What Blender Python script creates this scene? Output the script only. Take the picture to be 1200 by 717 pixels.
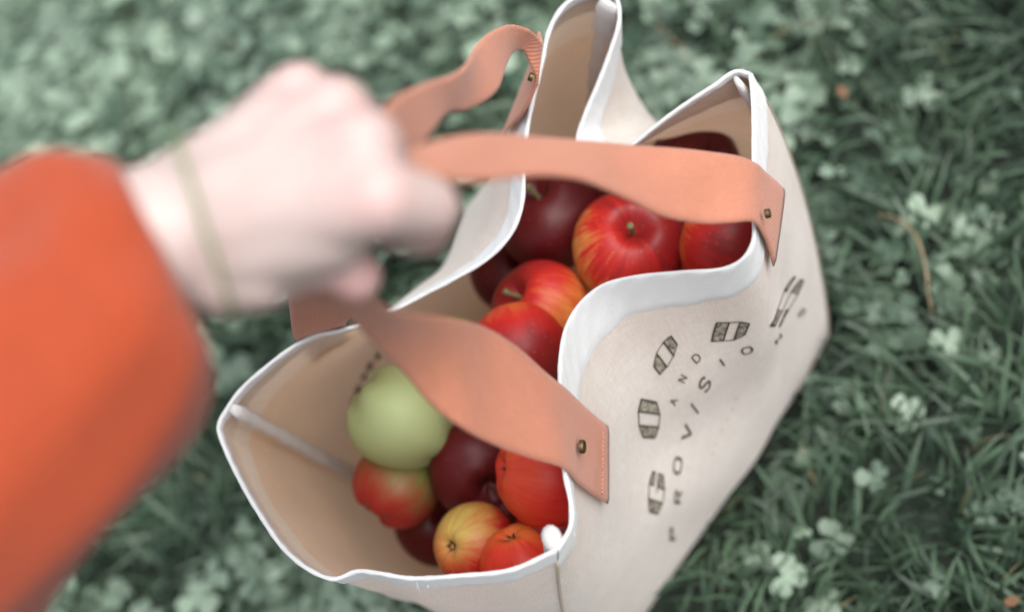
import bpy, bmesh, math, random
import numpy as np
from mathutils import Vector, Matrix

for o in list(bpy.data.objects):
    bpy.data.objects.remove(o, do_unlink=True)
SC = bpy.context.scene
COL = SC.collection

# ------------------------------------------------------------------ camera
FPX, CX, CY, HC = 1450.0, 600.0, 358.5, 0.975       # focal length in photo pixels, centre, camera height (m)
NAD = np.array([650.0, 712.0, 1450.0]); NAD /= np.linalg.norm(NAD)   # straight down, in camera axes (x right, y down, z ahead)
def ray(px, py): return np.array([px - CX, py - CY, FPX])
_a = ray(650, 640) / (ray(650, 640) @ NAD); _b = ray(880, 90) / (ray(880, 90) @ NAD)
_d = _b - _a; _d -= NAD * (_d @ NAD)
EY = _d / np.linalg.norm(_d); EZ = -NAD; EX = np.cross(EY, EZ)
ROT = np.array([EX, EY, EZ])                          # camera axes -> world
CAMPOS = np.array([0, 0, HC])
def P(px, py, h):                                     # the point at height h seen in that direction
    r = ray(px, py)
    return ROT @ (r * (HC - h) / (r @ NAD)) + CAMPOS
def proj(w):
    c = ROT.T @ (np.asarray(w) - CAMPOS)
    return CX + FPX * c[0] / c[2], CY + FPX * c[1] / c[2]

cam_data = bpy.data.cameras.new("camera")
cam = bpy.data.objects.new("camera", cam_data); COL.objects.link(cam)
m = ROT @ np.diag([1.0, -1.0, -1.0])
cam.matrix_world = Matrix([[*m[0], CAMPOS[0]], [*m[1], CAMPOS[1]], [*m[2], CAMPOS[2]], [0, 0, 0, 1]])
cam_data.sensor_width = 36.0
cam_data.lens = 36.0 * FPX / 1200.0
cam_data.clip_start = 0.02; cam_data.clip_end = 500
cam_data.dof.use_dof = True
cam_data.dof.focus_distance = 0.732
cam_data.dof.aperture_fstop = 2.3
SC.camera = cam

# ------------------------------------------------------------------ light: overcast daylight
SUN_DIR = np.array([0.42, 0.14, 0.88]); SUN_DIR /= np.linalg.norm(SUN_DIR)   # towards the sun
world = bpy.data.worlds.new("World"); SC.world = world
world.use_nodes = True
nt = world.node_tree
sky = nt.nodes.new("ShaderNodeTexSky"); sky.sky_type = 'NISHITA'; sky.sun_disc = False
sky.sun_elevation = math.asin(SUN_DIR[2]); sky.sun_rotation = math.atan2(SUN_DIR[0], SUN_DIR[1])
sky.air_density = 1.0; sky.dust_density = 4.0; sky.ozone_density = 1.0
hsv = nt.nodes.new("ShaderNodeHueSaturation"); hsv.inputs['Saturation'].default_value = 0.30
nt.links.new(sky.outputs[0], hsv.inputs['Color'])
nt.links.new(hsv.outputs[0], nt.nodes["Background"].inputs[0])
nt.nodes["Background"].inputs[1].default_value = 0.15
sl = bpy.data.lights.new("sun", 'SUN'); sl.energy = 1.25; sl.angle = math.radians(60); sl.color = (1.0, 0.97, 0.92)
sun = bpy.data.objects.new("sun", sl); COL.objects.link(sun)
sun.rotation_euler = Vector(SUN_DIR).to_track_quat('Z', 'Y').to_euler(); sun.location = (0, 0, 5)

SC.view_settings.view_transform = 'Standard'
SC.view_settings.look = 'None'
SC.view_settings.exposure = 1.08
SC.view_settings.gamma = 1.0
SC.cycles.use_denoising = True
SC.cycles.max_bounces = 8
SC.cycles.diffuse_bounces = 5

rng = np.random.default_rng(7)
random.seed(7)

# ------------------------------------------------------------------ helpers
def props(o, label=None, cat=None, group=None, kind=None):
    if label: o['label'] = label
    if cat: o['category'] = cat
    if group: o['group'] = group
    if kind: o['kind'] = kind
    return o
def empty(name, loc):
    o = bpy.data.objects.new(name, None); o.empty_display_size = 0.05
    o.location = loc; COL.objects.link(o); return o
def mesh_obj(name, verts, faces, mat=None, parent=None, uvs=None, smooth=True):
    """verts in world metres; a parented mesh keeps its world place"""
    me = bpy.data.meshes.new(name)
    v = np.asarray(verts, float)
    if parent is not None:
        v = v - np.array(parent_world(parent))
    me.from_pydata(v.tolist(), [], [tuple(int(i) for i in f) for f in faces]); me.update()
    if uvs is not None:
        uvl = me.uv_layers.new(name="UVMap")
        u = np.asarray(uvs, float)
        idx = np.empty(len(me.loops), int); me.loops.foreach_get("vertex_index", idx)
        uvl.data.foreach_set("uv", u[idx].ravel())
    if smooth:
        me.polygons.foreach_set("use_smooth", [True] * len(me.polygons))
    if mat: me.materials.append(mat)
    o = bpy.data.objects.new(name, me); COL.objects.link(o)
    if parent is not None: o.parent = parent
    return o
def parent_world(p):
    l = np.array(p.location)
    while p.parent is not None:
        p = p.parent; l = l + np.array(p.location)
    return l
def catmull(pts, n):
    """even-parameter Catmull-Rom through pts, n samples, spaced by chord length"""
    p = np.asarray(pts, float)
    d = np.r_[0, np.cumsum(np.sqrt(np.linalg.norm(np.diff(p, axis=0), axis=1)) )]
    d2 = np.r_[0, np.cumsum(np.linalg.norm(np.diff(p, axis=0), axis=1))]
    e = np.vstack([2 * p[0] - p[1], p, 2 * p[-1] - p[-2]])
    t = np.linspace(0, d2[-1], n); out = []
    for q in t:
        i = min(max(np.searchsorted(d2, q, side='right') - 1, 0), len(p) - 2)
        f = (q - d2[i]) / max(d2[i + 1] - d2[i], 1e-9)
        a, b, c, dd = e[i], e[i + 1], e[i + 2], e[i + 3]
        l0, l1, l2 = [max(np.linalg.norm(x), 1e-6) ** .5 for x in (b - a, c - b, dd - c)]
        m1 = (c - b) + l1 * ((b - a) / l0 - (c - a) / (l0 + l1))
        m2 = (c - b) + l1 * ((dd - c) / l2 - (dd - b) / (l1 + l2))
        h = f
        out.append((2*h**3-3*h**2+1)*b + (h**3-2*h**2+h)*m1 + (-2*h**3+3*h**2)*c + (h**3-h**2)*m2)
    return np.array(out)
def grid_faces(nu, nv, flip=False):
    f = []
    for i in range(nu - 1):
        for j in range(nv - 1):
            a, b, c, d = i*nv+j, (i+1)*nv+j, (i+1)*nv+j+1, i*nv+j+1
            f.append((a, d, c, b) if flip else (a, b, c, d))
    return f
def tube(path, rad, seg=10, cap=True):
    """tapered tube along a polyline; returns verts, faces"""
    p = np.asarray(path, float); n = len(p)
    r = np.full(n, rad) if np.isscalar(rad) else np.asarray(rad, float)
    t = np.gradient(p, axis=0); t /= np.linalg.norm(t, axis=1)[:, None]
    up = np.array([0, 0, 1.0]) if abs(t[0][2]) < .9 else np.array([1.0, 0, 0])
    a = np.cross(t[0], up); a /= np.linalg.norm(a)
    V = []
    for i in range(n):
        a = a - t[i] * (a @ t[i]); a /= np.linalg.norm(a); b = np.cross(t[i], a)
        for k in range(seg):
            w = 2 * math.pi * k / seg
            V.append(p[i] + r[i] * (math.cos(w) * a + math.sin(w) * b))
    F = []
    for i in range(n - 1):
        for k in range(seg):
            F.append((i*seg+k, i*seg+(k+1) % seg, (i+1)*seg+(k+1) % seg, (i+1)*seg+k))
    if cap:
        F.append(tuple(range(seg))[::-1]); F.append(tuple((n-1)*seg+k for k in range(seg)))
    return np.array(V), F
class MB:
    def __init__(s): s.v, s.f, s.uv = [], [], []
    def add(s, v, f, uv=None):
        b = len(s.v); s.v.extend([tuple(x) for x in v]); s.f.extend([tuple(i + b for i in q) for q in f])
        s.uv.extend([tuple(x) for x in uv] if uv is not None else [(0, 0)] * len(v))
    def obj(s, name, mat, parent=None, smooth=True):
        return mesh_obj(name, s.v, s.f, mat, parent, s.uv, smooth)

# ------------------------------------------------------------------ materials
def new_mat(name):
    mt = bpy.data.materials.new(name); mt.use_nodes = True
    t = mt.node_tree; return mt, t, t.nodes["Principled BSDF"], t.nodes["Material Output"]
def N(t, typ, **kw):
    n = t.nodes.new(typ)
    for k, v in kw.items():
        if k in n.inputs.keys(): n.inputs[k].default_value = v
        else: setattr(n, k, v)
    return n
def ramp(t, fac, stops):
    r = t.nodes.new("ShaderNodeValToRGB"); e = r.color_ramp.elements
    while len(e) < len(stops): e.new(0.5)
    for k, (p, c) in enumerate(stops):
        e[k].position = p; e[k].color = (*c, 1)
    t.links.new(fac, r.inputs[0]); return r.outputs[0]
def mixc(t, fac, a, b, mode='MIX'):
    n = t.nodes.new("ShaderNodeMix"); n.data_type = 'RGBA'; n.blend_type = mode
    for sock, v in ((n.inputs[0], fac), (n.inputs[6], a), (n.inputs[7], b)):
        if isinstance(v, (int, float)): sock.default_value = v
        elif isinstance(v, tuple): sock.default_value = (*v, 1)
        else: t.links.new(v, sock)
    return n.outputs[2]
def math_n(t, op, a, b=None, c=None):
    n = t.nodes.new("ShaderNodeMath"); n.operation = op
    for i, v in enumerate((a, b, c)):
        if v is None: continue
        if isinstance(v, (int, float)): n.inputs[i].default_value = v
        else: t.links.new(v, n.inputs[i])
    return n.outputs[0]

def weave_mat(name, col, col2, scale=1.0, transl=0.25, tcol=None, bump=0.25, rough=0.95, twill=False, slub=0.5, contrast=0.5, bounce_tint=None):
    """woven cloth: warp and weft threads in UV space (UV in millimetres)"""
    mt, t, bs, out = new_mat(name)
    uv = N(t, "ShaderNodeUVMap"); uv.uv_map = "UVMap"
    mp = N(t, "ShaderNodeMapping"); t.links.new(uv.outputs[0], mp.inputs[0])
    mp.inputs['Scale'].default_value = (scale, scale, 1)
    # slight irregular thread spacing
    nz = N(t, "ShaderNodeTexNoise", Scale=0.35, Detail=3.0); t.links.new(mp.outputs[0], nz.inputs['Vector'])
    add = N(t, "ShaderNodeVectorMath", operation='MULTIPLY_ADD')
    add.inputs[1].default_value = (0.8, 0.8, 0); t.links.new(nz.outputs['Color'], add.inputs[0]); t.links.new(mp.outputs[0], add.inputs[2])
    sx = N(t, "ShaderNodeSeparateXYZ"); t.links.new(add.outputs[0], sx.inputs[0])
    X, Y = sx.outputs[0], sx.outputs[1]
    if twill:
        a = math_n(t, 'SINE', math_n(t, 'MULTIPLY', math_n(t, 'ADD', X, math_n(t, 'MULTIPLY', Y, 0.75)), 2*math.pi/2.8))
        b = math_n(t, 'SINE', math_n(t, 'MULTIPLY', X, 2*math.pi/1.2))
        h = math_n(t, 'ADD', math_n(t, 'MULTIPLY', a, 0.7), math_n(t, 'MULTIPLY', b, 0.3))
    else:
        a = math_n(t, 'SINE', math_n(t, 'MULTIPLY', X, 2*math.pi/1.7))
        b = math_n(t, 'SINE', math_n(t, 'MULTIPLY', Y, 2*math.pi/1.7))
        h = math_n(t, 'MULTIPLY', a, b)
    n1 = N(t, "ShaderNodeTexNoise", Scale=0.9, Detail=4.0, Roughness=0.7)       # slubs
    st = N(t, "ShaderNodeMapping"); st.inputs['Scale'].default_value = (1.0, 0.08, 1); t.links.new(mp.outputs[0], st.inputs[0])
    t.links.new(st.outputs[0], n1.inputs['Vector'])
    n2 = N(t, "ShaderNodeTexNoise", Scale=0.9, Detail=4.0, Roughness=0.7)
    s2 = N(t, "ShaderNodeMapping"); s2.inputs['Scale'].default_value = (0.08, 1.0, 1); t.links.new(mp.outputs[0], s2.inputs[0])
    t.links.new(s2.outputs[0], n2.inputs['Vector'])
    sl_ = math_n(t, 'ADD', n1.outputs[0], n2.outputs[0])
    f = math_n(t, 'ADD', math_n(t, 'MULTIPLY', h, 0.5 * contrast), math_n(t, 'MULTIPLY', math_n(t, 'SUBTRACT', sl_, 1.0), 2.0 * slub))
    f = math_n(t, 'ADD', f, 0.5)
    c = ramp(t, f, [(0.0, col2), (1.0, col)])
    big = N(t, "ShaderNodeTexNoise", Scale=0.025, Detail=3.0); t.links.new(mp.outputs[0], big.inputs['Vector'])
    c = mixc(t, 1.0, c, ramp(t, big.outputs[0], [(0.3, (0.93, 0.92, 0.91)), (0.7, (1, 1, 1))]), 'MULTIPLY')
    if bounce_tint:  # inner side: warm bounce and shade put into the canvas colour
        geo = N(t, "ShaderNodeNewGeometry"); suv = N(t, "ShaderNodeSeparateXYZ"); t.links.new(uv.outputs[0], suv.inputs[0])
        deep = math_n(t, 'GREATER_THAN', suv.outputs[1], 46.0)            # below the turned-in facing, where the painted bounce deepens
        ci = mixc(t, 1.0, c, mixc(t, deep, bounce_tint[0], bounce_tint[1]), 'MULTIPLY')
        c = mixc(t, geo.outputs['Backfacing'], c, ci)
    t.links.new(c, bs.inputs['Base Color'])
    bs.inputs['Roughness'].default_value = rough
    bs.inputs['Specular IOR Level'].default_value = 0.15
    bs.inputs['Sheen Weight'].default_value = 0.15
    bp = N(t, "ShaderNodeBump", Strength=bump, Distance=0.0006)
    hh = math_n(t, 'ADD', math_n(t, 'MULTIPLY', h, 0.6), sl_)
    t.links.new(hh, bp.inputs['Height']); t.links.new(bp.outputs[0], bs.inputs['Normal'])
    if transl > 0:
        tr = N(t, "ShaderNodeBsdfTranslucent")
        if tcol: tr.inputs[0].default_value = (*tcol, 1)
        else: t.links.new(c, tr.inputs[0])
        mx = N(t, "ShaderNodeMixShader"); mx.inputs[0].default_value = transl
        t.links.new(bs.outputs[0], mx.inputs[1]); t.links.new(tr.outputs[0], mx.inputs[2])
        t.links.new(mx.outputs[0], out.inputs[0])
    return mt

M = {}
M['canvas'] = weave_mat('natural_canvas', (0.74, 0.705, 0.655), (0.44, 0.405, 0.37), transl=0.24, tcol=(0.86, 0.60, 0.42), slub=0.55, contrast=1.0, bounce_tint=((1.0, .87, .75), (1.0, .69, .46)))
M['hem'] = weave_mat('white_cotton_tape', (0.69, 0.70, 0.705), (0.57, 0.58, 0.585), scale=1.4, transl=0.12, slub=0.25, contrast=0.25)
M['binding'] = weave_mat('white_binding_tape', (0.80, 0.79, 0.78), (0.66, 0.65, 0.64), scale=1.4, transl=0.4, slub=0.25)
M['strap'] = weave_mat('terracotta_twill', (0.54, 0.232, 0.150), (0.27, 0.094, 0.054), scale=1.0, transl=0.0, twill=True, bump=0.35, slub=0.25, contrast=0.7)
M['sleeve'] = weave_mat('orange_knit', (0.35, 0.060, 0.022), (0.23, 0.036, 0.013), scale=0.6, transl=0.0, bump=0.5)
def simple(name, col, rough=0.6, metal=0.0, spec=0.5):
    mt, t, bs, out = new_mat(name)
    nz = N(t, "ShaderNodeTexNoise", Scale=900.0, Detail=3.0)
    tc = N(t, "ShaderNodeTexCoord"); t.links.new(tc.outputs['Object'], nz.inputs['Vector'])
    c = ramp(t, nz.outputs[0], [(0.3, tuple(x * 0.8 for x in col)), (0.7, col)])
    t.links.new(c, bs.inputs['Base Color'])
    bs.inputs['Roughness'].default_value = rough; bs.inputs['Metallic'].default_value = metal
    bs.inputs['Specular IOR Level'].default_value = spec
    return mt
M['brass'] = simple('aged_brass', (0.12, 0.09, 0.042), 0.5, 1.0)
M['rivet_hole'] = simple('dark_brass', (0.10, 0.07, 0.03), 0.5, 0.6)
M['thread'] = simple('white_thread', (0.85, 0.85, 0.84), 0.9, 0.0, 0.1)
M['seam'] = simple('brown_seam', (0.42, 0.34, 0.27), 0.9, 0.0, 0.1)
M['stitch'] = simple('rust_stitch', (0.42, 0.10, 0.05), 0.9, 0.0, 0.1)

def ink_mat(name, dark, light, lo, hi, scale=900):
    mt, t, bs, out = new_mat(name)
    tc = N(t, "ShaderNodeTexCoord")
    nz = N(t, "ShaderNodeTexNoise", Scale=float(scale), Detail=5.0, Roughness=0.75); t.links.new(tc.outputs['Object'], nz.inputs['Vector'])
    c = ramp(t, nz.outputs[0], [(lo, dark), (hi, light)])
    t.links.new(c, bs.inputs['Base Color']); bs.inputs['Roughness'].default_value = 0.95
    bs.inputs['Specular IOR Level'].default_value = 0.1
    return mt
M['ink'] = ink_mat('printed_ink', (0.030, 0.026, 0.018), (0.085, 0.075, 0.055), 0.35, 0.7)
M['ink_worn'] = ink_mat('worn_printed_ink', (0.05, 0.043, 0.03), (0.34, 0.31, 0.255), 0.38, 0.64, 330)
M['ink_faded'] = ink_mat('faded_printed_ink', (0.44, 0.38, 0.32), (0.60, 0.53, 0.46), 0.3, 0.7)

def skin_mat():
    mt, t, bs, out = new_mat('skin')
    tc = N(t, "ShaderNodeTexCoord")
    nz = N(t, "ShaderNodeTexNoise", Scale=30.0, Detail=5.0); t.links.new(tc.outputs['Object'], nz.inputs['Vector'])
    c = ramp(t, nz.outputs[0], [(0.3, (0.375, 0.287, 0.265)), (0.7, (0.415, 0.338, 0.315))])
    at = N(t, "ShaderNodeAttribute"); at.attribute_name = "flush"
    c = mixc(t, at.outputs['Fac'], c, (0.56, 0.27, 0.26))
    t.links.new(c, bs.inputs['Base Color'])
    bs.inputs['Roughness'].default_value = 0.5
    bs.inputs['Subsurface Weight'].default_value = 0.15
    bs.inputs['Subsurface Radius'].default_value = (0.006, 0.003, 0.002)
    n2 = N(t, "ShaderNodeTexNoise", Scale=400.0, Detail=4.0); t.links.new(tc.outputs['Object'], n2.inputs['Vector'])
    bp = N(t, "ShaderNodeBump", Strength=0.25, Distance=0.001); t.links.new(n2.outputs[0], bp.inputs['Height']); t.links.new(bp.outputs[0], bs.inputs['Normal'])
    return mt
M['skin'] = skin_mat()

def leaf_mat(name, c_lo, c_hi, rough, transl=0.25, spec=0.5, old=None):
    mt, t, bs, out = new_mat(name)
    at = N(t, "ShaderNodeAttribute"); at.attribute_name = "tint"
    stops = [(0.0, c_lo), (0.93, c_hi)] if old else [(0.0, c_lo), (1.0, c_hi)]
    if old: stops += [(0.965, old), (1.0, old)]
    c = ramp(t, at.outputs['Fac'], stops)
    tc = N(t, "ShaderNodeTexCoord")
    nz = N(t, "ShaderNodeTexNoise", Scale=7.0, Detail=2.0); t.links.new(tc.outputs['Object'], nz.inputs['Vector'])
    c = mixc(t, 1.0, c, ramp(t, nz.outputs[0], [(0.35, (0.75, 0.78, 0.78)), (0.65, (1.1, 1.08, 1.05))]), 'MULTIPLY')
    t.links.new(c, bs.inputs['Base Color'])
    bs.inputs['Roughness'].default_value = rough; bs.inputs['Specular IOR Level'].default_value = spec
    tr = N(t, "ShaderNodeBsdfTranslucent"); t.links.new(c, tr.inputs[0])
    mx = N(t, "ShaderNodeMixShader"); mx.inputs[0].default_value = transl
    t.links.new(bs.outputs[0], mx.inputs[1]); t.links.new(tr.outputs[0], mx.inputs[2]); t.links.new(mx.outputs[0], out.inputs[0])
    return mt
M['grass'] = leaf_mat('grass_blade', (0.010, 0.026, 0.014), (0.095, 0.158, 0.096), 0.5, 0.25, 0.5, old=(0.15, 0.135, 0.07))
M['clover'] = leaf_mat('clover_leaf', (0.028, 0.064, 0.037), (0.265, 0.355, 0.268), 0.55, 0.2, 0.5)
def soil_mat():
    mt, t, bs, out = new_mat('mossy_soil')
    tc = N(t, "ShaderNodeTexCoord")
    nz = N(t, "ShaderNodeTexNoise", Scale=60.0, Detail=8.0); t.links.new(tc.outputs['Object'], nz.inputs['Vector'])
    c = ramp(t, nz.outputs[0], [(0.3, (0.006, 0.010, 0.006)), (0.6, (0.016, 0.028, 0.017)), (0.8, (0.04, 0.04, 0.025))])
    t.links.new(c, bs.inputs['Base Color']); bs.inputs['Roughness'].default_value = 1.0
    bp = N(t, "ShaderNodeBump", Strength=1.0, Distance=0.02); t.links.new(nz.outputs[0], bp.inputs['Height']); t.links.new(bp.outputs[0], bs.inputs['Normal'])
    return mt
M['soil'] = soil_mat()
M['straw'] = simple('dry_straw', (0.25, 0.19, 0.11), 0.8)
M['rust_leaf'] = simple('rusty_dead_leaf', (0.15, 0.075, 0.035), 0.8)

# ------------------------------------------------------------------ ground
s = 60.0
gn = 40
gx = np.linspace(-s, s, gn + 1)
ground = mesh_obj('ground', [(x, y, 0.0) for x in gx for y in gx], grid_faces(gn + 1, gn + 1), M['soil'])
props(ground, kind='structure')

# ------------------------------------------------------------------ the bag: shape
# rim as seen in the photo, each point at its real height; four panels between four corner seams
A_ = (652, 644, .350); B_ = (879, 87, .352); C_ = (722, -9, .363); D_ = (260, 488, .352)
RIM = {
 'front': [A_, (668, 618, .350), (669, 590, .350), (662, 555, .356), (658, 525, .360), (657, 490, .361), (656, 450, .360), (657, 418, .356), (664, 383, .352),
           (681, 355, .349), (706, 335, .347), (742, 325, .346), (800, 319, .346), (848, 315, .348), (870, 304, .352), (882, 285, .357), (884, 262, .360), (884, 225, .361), (883, 190, .360),
           (883, 150, .357), (882, 115, .354), B_],
 'gusset_right': [B_, (862, 84, .352), (836, 101, .349), (805, 121, .344), (772, 145, .338), (741, 170, .331), (712, 192, .326), (690, 199, .323), (679, 186, .324), (676, 165, .326),
           (686, 133, .332), (701, 98, .339), (716, 58, .348), (726, 22, .357), C_],
 'back': [C_, (704, -11, .363), (682, -6, .362), (663, 5, .362), (649, 24, .363), (641, 45, .366), (635, 75, .368), (626, 112, .368), (619, 145, .365),
          (614, 190, .360), (612, 238, .355), (600, 272, .352), (574, 301, .351), (530, 328, .351), (495, 346, .352), (463, 363, .355), (430, 378, .361), (395, 388, .365),
          (370, 393, .366), (346, 405, .364), (312, 430, .360), (280, 459, .355), D_],
 'gusset_left': [D_, (256, 500, .351), (263, 524, .351), (284, 568, .350), (304, 602, .349), (332, 642, .348), (362, 667, .347), (392, 678, .345), (418, 669, .345), (442, 671, .345),
          (480, 677, .345), (540, 674, .346), (600, 667, .348), A_],
}
# footprint on the ground (metres)
FR = np.array([-.279, .346]); FL = np.array([-.356, .030]); BL = np.array([-.572, .085]); BR = np.array([-.500, .392])
BASE = {'front': (FL, FR), 'gusset_right': (FR, BR), 'back': (BR, BL), 'gusset_left': (BL, FL)}
NAMES = ['front', 'gusset_right', 'back', 'gusset_left']
GUS1, GUS2 = .085, .025                          # the folded end springs out again below the rim
BULGE = {'front': .022, 'gusset_right': .004, 'back': .036, 'gusset_left': .022}
NU = {'front': 121, 'gusset_right': 73, 'back': 121, 'gusset_left': 81}
NV = 61
SURF, RIMC, LEN = {}, {}, {}
def wrinkle(p, k):
    x, y, z = p[..., 0] * 38, p[..., 1] * 38, p[..., 2] * 30
    return (np.sin(x*1.1 + 1.7*np.sin(z*.6 + k)) * np.sin(y*.9 + z*.5 + 2*k) + .5*np.sin(x*2.3 - z*1.1 + k*3) * np.sin(y*2.1 + .8*k))
for k, nm in enumerate(NAMES):
    rc = catmull([P(*q) for q in RIM[nm]], NU[nm])
    RIMC[nm] = rc
    nu = NU[nm]; u = np.linspace(0, 1, nu)
    b0, b1 = BASE[nm]
    e = b1 - b0; out = np.array([e[1], -e[0]]); out /= np.linalg.norm(out)
    if out @ ((b0 + b1) / 2 - (FR + FL + BL + BR) / 4) < 0: out = -out
    base = b0[None] * (1 - u)[:, None] + b1[None] * u[:, None]
    base = base + out * (np.minimum(np.sin(np.pi * u) * 2.2, 1.0) * .006)[:, None]
    body = base + out * (np.sin(np.pi * u) ** .7 * BULGE[nm])[:, None] * 1.6
    cen = (FR + FL + BL + BR) / 4
    body = cen + (body - cen) * 1.05
    q0 = rc
    bl = (.52 - (.20 if nm == 'back' else 0) * np.sin(np.pi * u))[:, None]
    q1 = np.c_[rc[:, :2] * bl + body * (1 - bl), np.full(nu, .235)]
    if nm == 'gusset_right': q1[:, :2] += out * (np.sin(np.pi * u)**1.2 * GUS1)[:, None]; body = body + out * (np.sin(np.pi * u) * GUS2)[:, None]
    near = np.exp(-(np.linalg.norm(body - FR, axis=1) / .09)**2)[:, None]
    q1[:, :2] += near * np.array([.006, .020])
    q2 = np.c_[body, np.full(nu, .10)]
    q3 = np.c_[base, np.full(nu, .012)]
    v = np.linspace(0, 1, NV)[None, :, None]
    S = (1-v)**3 * q0[:, None] + 3*(1-v)**2*v * q1[:, None] + 3*(1-v)*v**2 * q2[:, None] + v**3 * q3[:, None]
    # soft dents, none at the seams, rim or base
    w = (np.sin(np.pi * u)[:, None] ** .8) * np.clip(np.linspace(0, 1, NV) * 3.0, 0, 1)[None] * np.clip((1 - np.linspace(0, 1, NV)) * 4, 0, 1)[None]
    S[..., :2] += out * (wrinkle(S, k) * w * (.0034 if nm == 'front' else .0052))[..., None]
    SURF[nm] = S
    LEN[nm] = np.r_[0, np.cumsum(np.linalg.norm(np.diff(rc, axis=0), axis=1))][-1]
H_BAG = .36
def panel_normals(S):
    du = np.gradient(S, axis=0); dv = np.gradient(S, axis=1)
    n = np.cross(du, dv); n /= np.maximum(np.linalg.norm(n, axis=2, keepdims=True), 1e-9); return n
NRM = {}
for nm in NAMES:
    n = panel_normals(SURF[nm]); c = np.array([*(FR + FL + BL + BR) / 4, .15])
    mid = SURF[nm][NU[nm] // 2, NV * 2 // 3]
    if n[NU[nm] // 2, NV * 2 // 3] @ (mid - c) < 0: n = -n
    NRM[nm] = n                                   # outward
def surf(nm, u, v, off=0.0):
    """point on a panel, u along the rim 0..1, v down 0..1, lifted outward by off"""
    S, n = SURF[nm], NRM[nm]
    x = min(max(u, 0), 1) * (S.shape[0] - 1); y = min(max(v, 0), 1) * (S.shape[1] - 1)
    i, j = min(int(x), S.shape[0] - 2), min(int(y), S.shape[1] - 2); fx, fy = x - i, y - j
    def L(T): return (T[i, j]*(1-fx) + T[i+1, j]*fx)*(1-fy) + (T[i, j+1]*(1-fx) + T[i+1, j+1]*fx)*fy
    return L(S) + L(n) * off

bag_c = (FR + FL + BL + BR) / 4
bag = empty('tote_bag', (bag_c[0], bag_c[1], 0.0))
props(bag, 'natural canvas tote bag with white hem and terracotta handles standing open on the grass', 'bag')
for nm in NAMES:
    S = SURF[nm]; nu, nv = S.shape[:2]
    uv = [(i / (nu - 1) * LEN[nm] * 1000, j / (nv - 1) * H_BAG * 1000) for i in range(nu) for j in range(nv)]
    _f = grid_faces(nu, nv); _q = S.reshape(-1, 3)[list(_f[len(_f)//2])]
    _n = np.cross(_q[1] - _q[0], _q[3] - _q[0])
    if _n @ NRM[nm].reshape(-1, 3)[_f[len(_f)//2][0]] < 0: _f = grid_faces(nu, nv, True)
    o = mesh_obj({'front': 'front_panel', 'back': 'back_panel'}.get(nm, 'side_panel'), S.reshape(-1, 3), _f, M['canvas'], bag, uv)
    props(o)
# bottom
ring = [SURF[nm][i, -1] for nm in NAMES for i in range(0, NU[nm] - 1, 4)]
cenb = np.mean(ring, axis=0)
bv = [cenb] + ring
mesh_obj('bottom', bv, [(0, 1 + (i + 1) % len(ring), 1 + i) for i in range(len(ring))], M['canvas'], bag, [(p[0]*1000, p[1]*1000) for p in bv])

# hem: white tape folded over the rim, wide outside, narrow inside
def hem_band(nm, w_out, w_in, t=.0013):
    mb = MB(); S = SURF[nm]; nu = S.shape[0]
    prof = []
    for k in range(9): prof.append((w_out * (1 - k / 8), +t))
    prof[0] = (w_out, .0002)
    for a in (150, 120, 90, 60, 30): prof.append((None, a))
    for k in range(5): prof.append((w_in * k / 4, -t))
    prof.append((w_in, -.0002))
    V, U = [], []
    for i in range(nu):
        u = i / (nu - 1)
        col = np.linalg.norm(np.diff(S[i], axis=0), axis=1); cum = np.r_[0, np.cumsum(col)] / 1.0
        n0 = NRM[nm][i, 1]; up = S[i, 0] - S[i, 2]; up /= np.linalg.norm(up)
        acc = 0
        for k, (d, off) in enumerate(prof):
            if d is None:
                a = math.radians(off); p = S[i, 0] + up * math.sin(a) * t * .9 - n0 * math.cos(a) * t
            else:
                dd = d * (1 + .035*math.sin(u*37) + .025*math.sin(u*91 + 1) + .02*math.sin(u*17 + 2))
                vv = np.interp(dd, cum, np.linspace(0, 1, NV)); p = surf(nm, u, vv, off * (1 + .18*math.sin(u*140 + d*300)))
            V.append(p); U.append((u * LEN[nm] * 1000, k * 2.0))
    mb.add(V, grid_faces(nu, len(prof)), U)
    return mb
hm = MB()
for nm in NAMES:
    b = hem_band(nm, {'front': .032, 'back': .024, 'gusset_right': .030, 'gusset_left': .022}[nm], {'front': .006, 'back': .0085, 'gusset_right': .005, 'gusset_left': .005}[nm])
    hm.add(b.v, b.f, b.uv)
hm.obj('hem', M['hem'], bag)

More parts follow.
